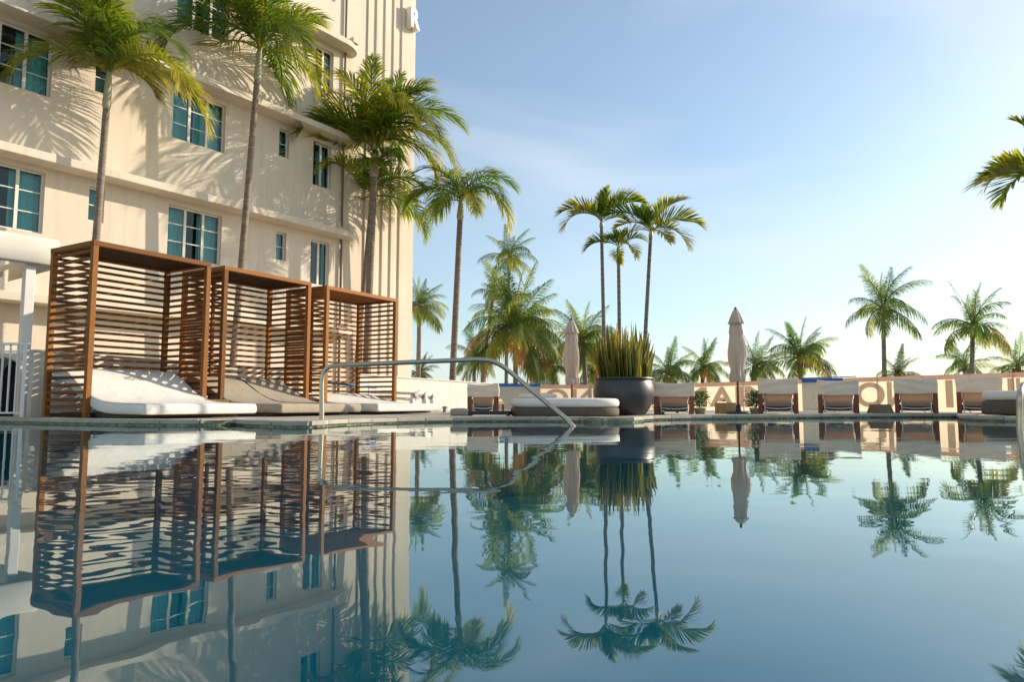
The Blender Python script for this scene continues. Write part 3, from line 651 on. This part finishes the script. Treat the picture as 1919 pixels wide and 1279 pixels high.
palm('r', stem((1208, 655), (1220, 432), 13.9, DECK + .5), 'right palm of the slim trio above the black planter', .044, .035, 1.05, 37, shaft=.12, group=TG, stiff=True,
     fronds=[(172, 2, 1.0), (150, 2, .8), (20, 1, .92), (-8, 3, 1.05), (-40, 5, .95), (85, 1, .8), (60, 2, .8), (-75, 6, .7)], mat=M['trunk_grey'])
palm('r', stem((1985, 640), (1985, 340), 13.0, DECK), 'palm mostly outside the frame, fronds reaching in at the right edge', .09, .07, 1.6, 41, shaft=.4, stiff=True,
     fronds=[(180, 3, 1.0), (200, 4, 1.05), (160, 3, .9), (185, 1, .9), (10, 2, 1), (60, 3, 1), (120, 2, 1), (-60, 4, 1), (230, 5, .9), (300, 3, 1)])
CG = 'coconut palms beyond the terrace'
def coco(px, py, D, rpx, bpx, label, seed, n=18, dry=0, elev=None, wind=.35, mat=None):
    c = at(px, py, D); b = at(bpx, 760, D); b.z = -1.6; f = rpx / F * D * 1.08
    mid = b.lerp(c, .5) + Vector(((bpx - px) / F * D * .25, 0, 0))
    palm('c', [b, mid, b.lerp(c, .8) + Vector(((bpx - px) / F * D * .1, 0, 0)), c], label, .14, .095, f, seed, n=n, group=CG, dry=dry, elev=elev, wind=wind, mat=mat or M['trunk_grey'])
coco(955, 482, 46, 58, 948, 'tall distant coconut palm above the dense yellowing palm', 51, n=16)
coco(925, 548, 44, 50, 900, 'coconut palm half hidden left of and above the dense yellowing palm', 52, n=15)
coco(966, 618, 33, 118, 966, 'dense coconut palm with orange dry fronds behind the handrail', 53, n=34, dry=5, wind=.1)
coco(1092, 640, 35, 82, 1100, 'coconut palm behind the umbrella beside the planter', 54, n=22, dry=2)
coco(786, 575, 34, 62, 784, 'coconut palm emerging from behind the hotel corner', 55, n=18, dry=1)
coco(787, 700, 40, 36, 787, 'small low palm at the foot of the hotel corner', 56, n=14)
coco(1252, 700, 33, 60, 1252, 'leafy low coconut palm just right of the black planter', 57, n=20)
coco(1318, 690, 35, 56, 1312, 'low coconut palm left of the tall closed umbrella', 58, n=18, dry=1)
coco(1415, 690, 33, 60, 1412, 'low coconut palm right behind the tall closed umbrella', 59, n=18)
coco(1500, 672, 29, 80, 1495, 'broad coconut palm above the poster with lettering', 60, n=24, dry=1)
coco(1118, 690, 38, 66, 1122, 'low palm filling the gap behind the left edge of the planter', 66, n=22, wind=.1)
coco(1035, 690, 39, 62, 1038, 'shaded low palm between the dense yellowing palm and the umbrella', 67, n=22, wind=.1)
coco(888, 668, 41, 58, 890, 'pale low palm beside the lone palm stem above the white wall', 68, n=16)
coco(1655, 578, 37, 84, 1656, 'tall lone coconut palm with slim straight trunk against white sky', 61, n=18)
coco(1682, 705, 34, 52, 1682, 'low palm at the foot of the lone straight coconut palm', 62, n=15)
coco(1823, 612, 37, 80, 1818, 'tall coconut palm rising behind the last reclined lounger', 63, n=18, dry=1)
coco(1808, 690, 43, 62, 1808, 'pale far palm behind the trunk of the tall right coconut palm', 64, n=14)
coco(1908, 690, 40, 62, 1908, 'far palm cut by the right edge above the daybed', 65, n=16)

# ------------------------------------------------------------------ planter, snake plant, shrubs
pot_at = gp(1169, 13.7)
pot = tag(smooth_edges(MB().lathe([(.36, 0), (.42, .02), (.50, .14), (.575, .34), (.585, .46), (.56, .58), (.535, .66), (.56, .672), (.575, .69), (.57, .71), (.52, .71), (.50, .68), (.49, .62)], 48).build('planter_pot', M['black_pot'])), 'big rounded black planter pot by the pool edge', 'planter')
pot.location = pot_at + Vector((0, 0, .014))
MB().lathe([(.47, .628), (.3, .636), (.01, .64)], 24).build('soil', M['soil'], pot)
sp = thing('snake_plant', 'dense upright yellow-edged snake plant filling the black planter', 'plant', pot_at + Vector((0, 0, .62)))
def snake_leaf(seed):
    rg = random.Random(seed); m = MB(); m.attr = []; n = 7; lean = rg.uniform(-.03, .09); tw = rg.uniform(-1.2, 1.2)
    for i in range(n + 1):
        t = i / n; w = .036 * (.55 + .9 * math.sin(math.pi * min(1, t * .9 + .12))) * (1 - t ** 5 * .97); a = tw * t; c = Vector((lean * t * t + .01 * math.sin(t * 9 + seed), .01 * math.sin(t * 7), t)); s = Vector((math.cos(a), math.sin(a), 0)); nn = Vector((-s.y, s.x, 0))
        for k, at2 in ((-1, .95), (-.72, .15), (0, rg.uniform(.0, .3)), (.72, .15), (1, .95)):
            m.v.append(c + s * k * w + nn * .012 * k * k); m.attr.append(at2 + (.25 * t))
    for i in range(n):
        for k in range(4): a = i * 5 + k; m.f.append((a, a + 1, a + 6, a + 5))
    return m.mesh('leaf', M['snake'], True)
SL = [snake_leaf(i) for i in range(8)]
rg = random.Random(77)
for i in range(150):
    r = .47 * math.sqrt(rg.random()); an = rg.uniform(0, 6.283)
    f = link('leaf', rg.choice(SL), sp); f.location = (r * math.cos(an), r * math.sin(an), 0)
    h = rg.uniform(.65, 1.1) if rg.random() < .8 else rg.uniform(1.0, 1.35)
    h *= 1.0 - .25 * (r / .47) ** 2
    f.rotation_euler = (0, R(rg.uniform(-2, 4) + 6 * (r / .47) ** 2), an + rg.uniform(-.4, .4)); f.scale = (1.05, 1.05, h)
def shrub(px, D, h, w, label, seed):
    p = gp(px, D); rg = random.Random(seed); o = thing('potted_shrub', label, 'shrub', p, 0, 'small shrubs between the loungers')
    MB().lathe([(.10, 0), (.13, .12), (.14, .14)], 16).build('pot', M['concrete'], o, smooth=True)
    st = MB()
    for k in range(7):
        a = rg.uniform(0, 6.28); st.tube([(0, 0, .1), (math.cos(a) * w * .2, math.sin(a) * w * .2, h * .5), (math.cos(a) * w * .4, math.sin(a) * w * .4, h * .9)], [.008, .006, .003], 5)
    st.build('stem', M['stalk'], o)
    m = MB(); m.attr = []
    for k in range(420):
        c = Vector((rg.gauss(0, w * .24), rg.gauss(0, w * .24), .16 + (h - .16) * rg.random() ** .8)); e = Euler((rg.uniform(0, 6), rg.uniform(0, 6), rg.uniform(0, 6))).to_matrix(); s = rg.uniform(.7, 1.2)
        n0 = len(m.v); m.v += [c + e @ Vector(q) * s for q in ((0, -.035, 0), (.014, 0, .004), (0, .035, 0), (-.014, 0, .004))]; m.f.append((n0, n0 + 1, n0 + 2, n0 + 3)); m.attr += [rg.uniform(0, .6)] * 4
    m.build('foliage', M['shrub'], o, kind='stuff')
shrub(1312, 15.6, .50, .42, 'leafy green shrub beside the tilted lounger next to the planter', 3)
shrub(1416, 15.6, .52, .36, 'leafy green shrub left of the lounger behind the tall umbrella', 4)
shrub(1236, 15.2, .46, .40, 'dark green shrub half hidden behind the black planter', 5)

# ------------------------------------------------------------------ loungers
def lounger(px, D, w, h, rz, label, seed, lean=.22):
    o = thing('sun_lounger', label, 'sun lounger', gp(px, D) + Vector((0, 0, .014)), rz - math.atan((px - CX) / F), 'reclined sun loungers facing away from the pool')
    rg = random.Random(seed); hw = w / 2
    for s in (-1, 1):
        MB().box((s * (hw - .055), .03, h * .28), (.10, .035, h * .56), (R(8), 0, 0)).build('back_leg', M['wood_red'], o, bevel=.004)
        MB().box((s * (hw - .04), .98, .23), (.05, 1.7, .06)).build('side_rail', M['wood_red'], o, bevel=.004)
        MB().box((s * (hw - .04), 1.75, .10), (.05, .06, .20)).build('leg', M['wood_red'], o, bevel=.004)
        MB().tube([(s * (hw - .14), -.04, .02), (s * (hw - .14), .02, .17), (s * (hw - .14), .08, .34)], .012, 8).build('support_tube', M['cream_steel'], o, smooth=True)
        MB().lathe([(.022, -.015), (.03, -.01), (.03, .01), (.022, .015)], 14, (s * (hw - .17), -.07, .06)).build('wheel', M['cream_steel'], o, smooth=True)
    MB().tube([(-hw + .14, -.05, .13)] + [(x * (hw - .14), -.06, .13 - .022 * (1 - x * x)) for x in (-.6, -.2, .2, .6)] + [(hw - .14, -.05, .13)], .010, 8).build('support_tube', M['cream_steel'], o, smooth=True)
    MB().rng((-hw + .07, .2, .235), (hw - .07, 1.85, .33)).build('seat_cushion', M['taupe_cloth'], o, bevel=.03)
    MB().rng((-hw + .10, .14, .05), (hw - .10, .24, .20)).build('under_seat_shade', M['charcoal'], o)  # dark panel added in place of the shaded gap under the seat cushion
    # lower sling and the loose cover over the top half of the backrest
    def sheet(x0, x1, z0, z1, y_at, thick, folds, amp, name, mat, sag=0.0):
        m = MB(); NX, NZ = 22, 12; ph = rg.uniform(0, 6); sl = rg.uniform(-.6, .6)
        for lay in (0, 1):
            for j in range(NZ + 1):
                for i in range(NX + 1):
                    u, v = i / NX, j / NZ; x = x0 + (x1 - x0) * u; z = z0 + (z1 - z0) * v - sag * 4 * u * (1 - u) * v ** 3
                    wv = amp * (math.sin(folds * v * 6.28 * .5 + ph + 2.2 * math.sin(u * 3.1 + ph) + sl * u * 4) * (.35 + .65 * v) + .4 * math.sin(u * 9 + ph * 2 + v * 4))
                    m.v.append(Vector((x + .006 * math.sin(v * 7 + ph) * (1 if u > .5 else -1), y_at(z) + wv + lay * thick, z)))
        W_ = NX + 1; B = W_ * (NZ + 1)
        for j in range(NZ):
            for i in range(NX):
                a = j * W_ + i; m.f += [(a, a + 1, a + W_ + 1, a + W_), (B + a, B + a + W_, B + a + W_ + 1, B + a + 1)]
        for j in range(NZ):
            a, b = j * W_, j * W_ + NX; m.f += [(a, a + W_, B + a + W_, B + a), (b, B + b, B + b + W_, b + W_)]
        for i in range(NX):
            a, b = i, NZ * W_ + i; m.f += [(a, B + a, B + a + 1, a + 1), (b, b + 1, B + b + 1, B + b)]
        return m.build(name, mat, o, smooth=True)
    yb = lambda z: .10 - lean * (z - .15)
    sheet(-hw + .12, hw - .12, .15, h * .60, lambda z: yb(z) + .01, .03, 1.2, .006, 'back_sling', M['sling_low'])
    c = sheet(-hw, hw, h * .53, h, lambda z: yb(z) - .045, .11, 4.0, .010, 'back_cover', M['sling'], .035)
    c.modifiers.new('b', 'BEVEL').width = .02; c.modifiers['b'].limit_method = 'ANGLE'; c.modifiers['b'].segments = 3
lounger(905, 15.6, .70, .66, R(-6), 'lone lounger in front of the sunlit white wall', 1, .16)
lounger(1264, 14.5, .82, .66, R(10), 'tilted lounger just right of the black planter', 2, .30)
lounger(1459, 15.3, .82, .78, 0, 'lounger left of the poster with mirrored lettering', 3)
lounger(1572, 15.8, .84, .75, R(1), 'lounger with wrinkled cover right of the poster with lettering', 4)
lounger(1718, 15.95, .86, .81, R(1), 'lounger between the tapered stool and the last lounger', 5)
lounger(1837, 15.95, .88, .86, R(1), 'tallest lounger, next to the daybed at the right edge', 6)

# ------------------------------------------------------------------ closed umbrellas
def umbrella(px, D, H, label, seed):
    o = thing('closed_umbrella', label, 'umbrella', gp(px, D) + Vector((0, 0, .014)), R(seed * 40), 'closed beige umbrellas'); rg = random.Random(seed)
    MB().tube([(0, 0, .03), (0, 0, H - .05)], .021, 10).build('pole', M['wood_red'], o, smooth=True)
    MB().lathe([(.24, 0), (.25, .02), (.24, .045), (.06, .055), (.04, .2)], 24).build('base', M['charcoal'], o, smooth=True)
    z0, z1 = H * .30, H * .90; prof = []
    for i in range(27):
        t = i / 26; z = z0 + (z1 - z0) * t
        r = .125 + .012 * math.sin(t * 9) if t < .12 else (.118 if t < .2 else .118 + .042 * math.sin(math.pi * min(1, (t - .2) / .55)) if t < .75 else .118 + .02 * (1 - (t - .75) / .25))
        if t > .8: r = .125 - .04 * (t - .8) / .2
        prof.append((r, z))
    def fn(r, z, a):
        t = (z - z0) / (z1 - z0); f = .16 * math.sin(8 * a + 2.2 * t) + .10 * math.sin(5 * a - 5 * t + seed) + .06 * math.sin(13 * a + 9 * t)
        return r * (1 + f * (1.25 - .5 * t)) * (1 + (.35 * max(0, math.sin(a * 2 + seed)) if t < .10 else 0))
    cp = MB().lathe(prof, 72, fn=fn).build('canopy', M['umbrella'], o, smooth=True)
    MB().lathe([(.165, H * .845), (.16, H * .85), (.135, H * .88), (.085, H * .94), (.045, H * .975), (.03, H * .98)], 48, fn=lambda r, z, a: r * (1 + .09 * math.sin(8 * a))).build('top_cap', M['umbrella'], cp, smooth=True)
    MB().lathe([(.028, H * .965), (.034, H * .98), (.030, H * .995), (.012, H * 1.003)], 14).build('finial', M['wood_red'], o, smooth=True)
    MB().lathe([(.128, z0 + .16), (.13, z0 + .175), (.126, z0 + .19)], 40).build('tie_strap', M['umbrella'], cp, smooth=True)
umbrella(1384, 14.7, 2.22, 'tall closed beige umbrella standing between loungers', 1)
umbrella(1072, 15.9, 2.13, 'closed beige umbrella behind the round daybed', 2)

# ------------------------------------------------------------------ round daybed, right daybed, low things
def superell(a, b, n, k=40):
    return [(a * math.copysign(abs(math.cos(t)) ** (2 / n), math.cos(t)), b * math.copysign(abs(math.sin(t)) ** (2 / n), math.sin(t))) for t in [2 * math.pi * i / k for i in range(k)]]
def pad(name, a, b, n, z0, z1, r, mat, par, off=(0, 0)):
    m = MB(); K = 56; rings = [(-r, z0), (-.25 * r, z0 + .35 * r), (0, z0 + r), (0, z1 - r), (-.28 * r, z1 - .3 * r), (-r, z1), (-r * 3, z1 + .006), (-min(a, b) * .6, z1 + .012)]
    for d, z in rings: m.v += [Vector((p[0] + off[0], p[1] + off[1], z)) for p in superell(a + d, b + d, n, K)]
    for i in range(len(rings) - 1):
        for k in range(K): m.f.append((i * K + k, i * K + (k + 1) % K, (i + 1) * K + (k + 1) % K, (i + 1) * K + k))
    m.f.append(tuple(reversed(range(K)))); m.f.append(tuple((len(rings) - 1) * K + k for k in range(K)))
    return m.build(name, mat, par, smooth=True)
rd = thing('round_daybed', 'rounded daybed with white cushion on dark base in front of the planter', 'daybed', gp(1058, 13.0) + Vector((0, 0, .014)), R(-4))
pad('base', .975, .80, 3.2, 0, .145, .03, M['brown_base'], rd); cu = pad('cushion', .98, .80, 3.2, .15, .305, .06, M['white_cloth'], rd)
pad('bolster', .36, .16, 3, .31, .40, .04, M['sling'], rd, (-.5, .35))
rb = thing('square_daybed', 'daybed with white cushion on dark base cut by the right edge', 'daybed', gp(1975, 13.6) + Vector((0, 0, .014)), R(4))
pad('base', 1.12, .75, 4, 0, .27, .05, M['brown_base'], rb); pad('cushion', 1.10, .74, 4, .275, .46, .07, M['white_cloth'], rb)
pf = thing('low_pouf', 'low beige pouf beside the white daybed end', 'pouf', gp(861, 12.55) + Vector((0, 0, .014)), R(10)); pad('seat', .155, .14, 6, .012, .125, .02, M['taupe_cloth'], pf); MB().rng((-.16, -.15, 0), (.20, .13, .012)).build('base', M['wood_light'], pf)
lp = thing('low_platform', 'low charcoal platform lying before the lone lounger', 'platform', gp(917, 12.65) + Vector((0, 0, .014)), R(-4)); MB().rng((-.37, -.22, .02), (.37, .25, .085)).build('top', M['charcoal'], lp, bevel=.01)
for s in (-1, 1): MB().rng((s * .34 - .02, -.2, 0), (s * .34 + .02, .2, .02)).build('foot', M['charcoal'], lp)
def stool(px, D, wb, wt, h, mat, label, rz=0, planks=3):
    o = thing('wooden_stool', label, 'stool', gp(px, D) + Vector((0, 0, .014)), rz)
    for i in range(planks):
        a0, a1 = -1 + 2 * i / planks, -1 + 2 * (i + 1) / planks; g = .003
        b = [(a0 * wb / 2 + g, -wb / 2, 0), (a1 * wb / 2 - g, -wb / 2, 0), (a1 * wb / 2 - g, wb / 2, 0), (a0 * wb / 2 + g, wb / 2, 0)]
        t = [(a0 * wt / 2 + g, -wt / 2, h), (a1 * wt / 2 - g, -wt / 2, h), (a1 * wt / 2 - g, wt / 2, h), (a0 * wt / 2 + g, wt / 2, h)]
        MB().add(b + t, [(0, 3, 2, 1), (4, 5, 6, 7), (0, 1, 5, 4), (1, 2, 6, 5), (2, 3, 7, 6), (3, 0, 4, 7)]).build('block', mat, o, bevel=.004)
stool(403, 12.85, .50, .40, .29, M['wood_light'], 'sunlit orange wood stool between the first two daybeds', R(25), 2)
stool(632, 14.8, .42, .42, .19, M['wood_old'], 'low dark weathered wood stool between taupe and far white daybeds', R(8), 4)
stool(1360, 15.0, .31, .31, .235, M['wood_light'], 'square pale wood block stool beside the tall umbrella pole', R(34), 2)
stool(1650, 15.9, .40, .30, .20, M['wood_old'], 'small tapered grey-brown stool between two loungers under the letters', R(14), 2)

# ------------------------------------------------------------------ life rings, bench, pipes, pole
def ring(px, D, z, rr, rot, label):
    o = thing('life_ring', label, 'life ring', gp(px, D, DECK + z)); m = MB(); N, K = 40, 14
    for i in range(N):
        a = 2 * math.pi * i / N
        for k in range(K): b = 2 * math.pi * k / K; q = rr + .075 * math.cos(b); m.v.append(Euler(rot).to_matrix() @ Vector((q * math.cos(a), .055 * math.sin(b), q * math.sin(a))))
    for i in range(N):
        for k in range(K): m.f.append((i * K + k, i * K + (k + 1) % K, ((i + 1) % N) * K + (k + 1) % K, ((i + 1) % N) * K + k))
    m.build('ring_body', M['white_paint'], o, smooth=True)
    for q in range(4):
        a = math.pi / 4 + q * math.pi / 2; c = Euler(rot).to_matrix() @ Vector((rr * math.cos(a), 0, rr * math.sin(a))); d = Euler(rot).to_matrix() @ Vector((-math.sin(a), 0, math.cos(a))) * .04
        MB().tube([c - d, c + d], .08, 14).build('band', M['rope'], o, smooth=True)
ring(785, 19.4, .285, .21, (R(-8), 0, R(38)), 'white life ring leaning at the left by the white wall')
ring(803, 19.8, .285, .21, (R(-10), 0, R(60)), 'white life ring standing just right of its twin by the white wall')
bn = thing('low_bench', 'low grey bench in front of the life rings', 'bench', gp(804, 18.6), R(-6))
MB().rng((-.48, -.1, .10), (.48, .1, .16)).build('seat', M['concrete'], bn, bevel=.006)
for x in (-.42, 0, .42): MB().rng((x - .04, -.09, 0), (x + .04, .09, .10)).build('leg', M['concrete'], bn)
wd = (Vector((W2.x, W2.y, 0)) - Vector((W0.x, W0.y, 0))).normalized(); wnn = Vector((wd.y, -wd.x, 0))
pi = thing('wall_pipes', 'grey water pipes with valves fixed to the sunlit white wall', 'pipes', Vector((W0.x, W0.y, DECK)) + wnn * .15, math.atan2(wd.y, wd.x))
MB().tube([(.4, 0, .56), (2.2, 0, .54), (2.75, -.02, .53), (2.95, -.02, .42), (3.0, -.02, .2), (3.0, -.02, 0)], .018, 8).build('pipe', M['rope'], pi, smooth=True)
MB().tube([(.4, 0, .42), (1.8, 0, .39), (2.15, -.02, .36), (2.3, -.02, .40), (2.4, -.02, .5)], .018, 8).build('pipe', M['rope'], pi, smooth=True)
for x, z in ((2.25, .54), (2.1, .37)):
    MB().lathe([(.03, -.05), (.04, -.03), (.04, .03), (.03, .05)], 12, (x, -.0, z)).build('valve', M['rope'], pi, smooth=True); MB().box((x, -.04, z + .07), (.10, .02, .02)).build('valve_handle', M['rope'], pi)
q0, q1 = at(612, 717, 17.6), at(705, 727, 18.6)
bpole = thing('pool_pole', 'light blue pool pole on two stands behind the slats of the orange cabana', 'pole', (q0.x, q0.y, DECK))
qb = Vector(bpole.location); MB().tube([q0 - qb, q1 - qb], .035, 10).build('pole', M['blue_plastic'], bpole, smooth=True)
for k in (.15, .85):
    p = q0.lerp(q1, k) - qb; MB().tube([(p.x, p.y, 0), (p.x, p.y, p.z - .03)], .016, 8).build('stand', M['white_paint'], bpole, smooth=True)

# ------------------------------------------------------------------ handrails
def rail(name, pts, r, label):
    p = catmull([Vector(q) for q in pts], 8); return tag(MB().tube(p, r, 14).build(name, M['steel'], smooth=True), label, 'handrail', 'stainless pool handrails')
D0 = 9.75
rl = [gp(603, D0, DECK - .02), at(603, 770, D0), at(603, 730, D0), at(604, 708, D0), at(609, 695, D0), at(620, 687.5, D0), at(640, 685, D0), at(700, 682.5, D0), at(800, 678, D0), at(870, 675.3, D0),
      at(900, 674.5, D0), at(920, 677, D0), at(940, 686, D0), at(965, 705, D0), at(1000, 735, D0 - .1), at(1040, 768, D0 - .2), at(1062, 787, D0 - .25), at(1078, 806, D0 - .3), at(1088, 826, D0 - .3), at(1094, 850, D0 - .3)]
rail('pool_handrail', rl, .033, 'long bent stainless handrail dipping into the pool in front of the round daybed')
rail('pool_handrail', [at(1911, 870, 8.2), at(1911, 815, 8.2), at(1911, 770, 8.2), at(1911, 742, 8.2), at(1914, 728, 8.3), at(1922, 720, 8.4), at(1960, 712, 8.7), at(2100, 705, 9.6), at(2150, 712, 10.2), at(2165, 760, 10.6), gp(2165, 11.3, DECK - .02)], .034, 'stainless handrail cut by the right edge of the picture')
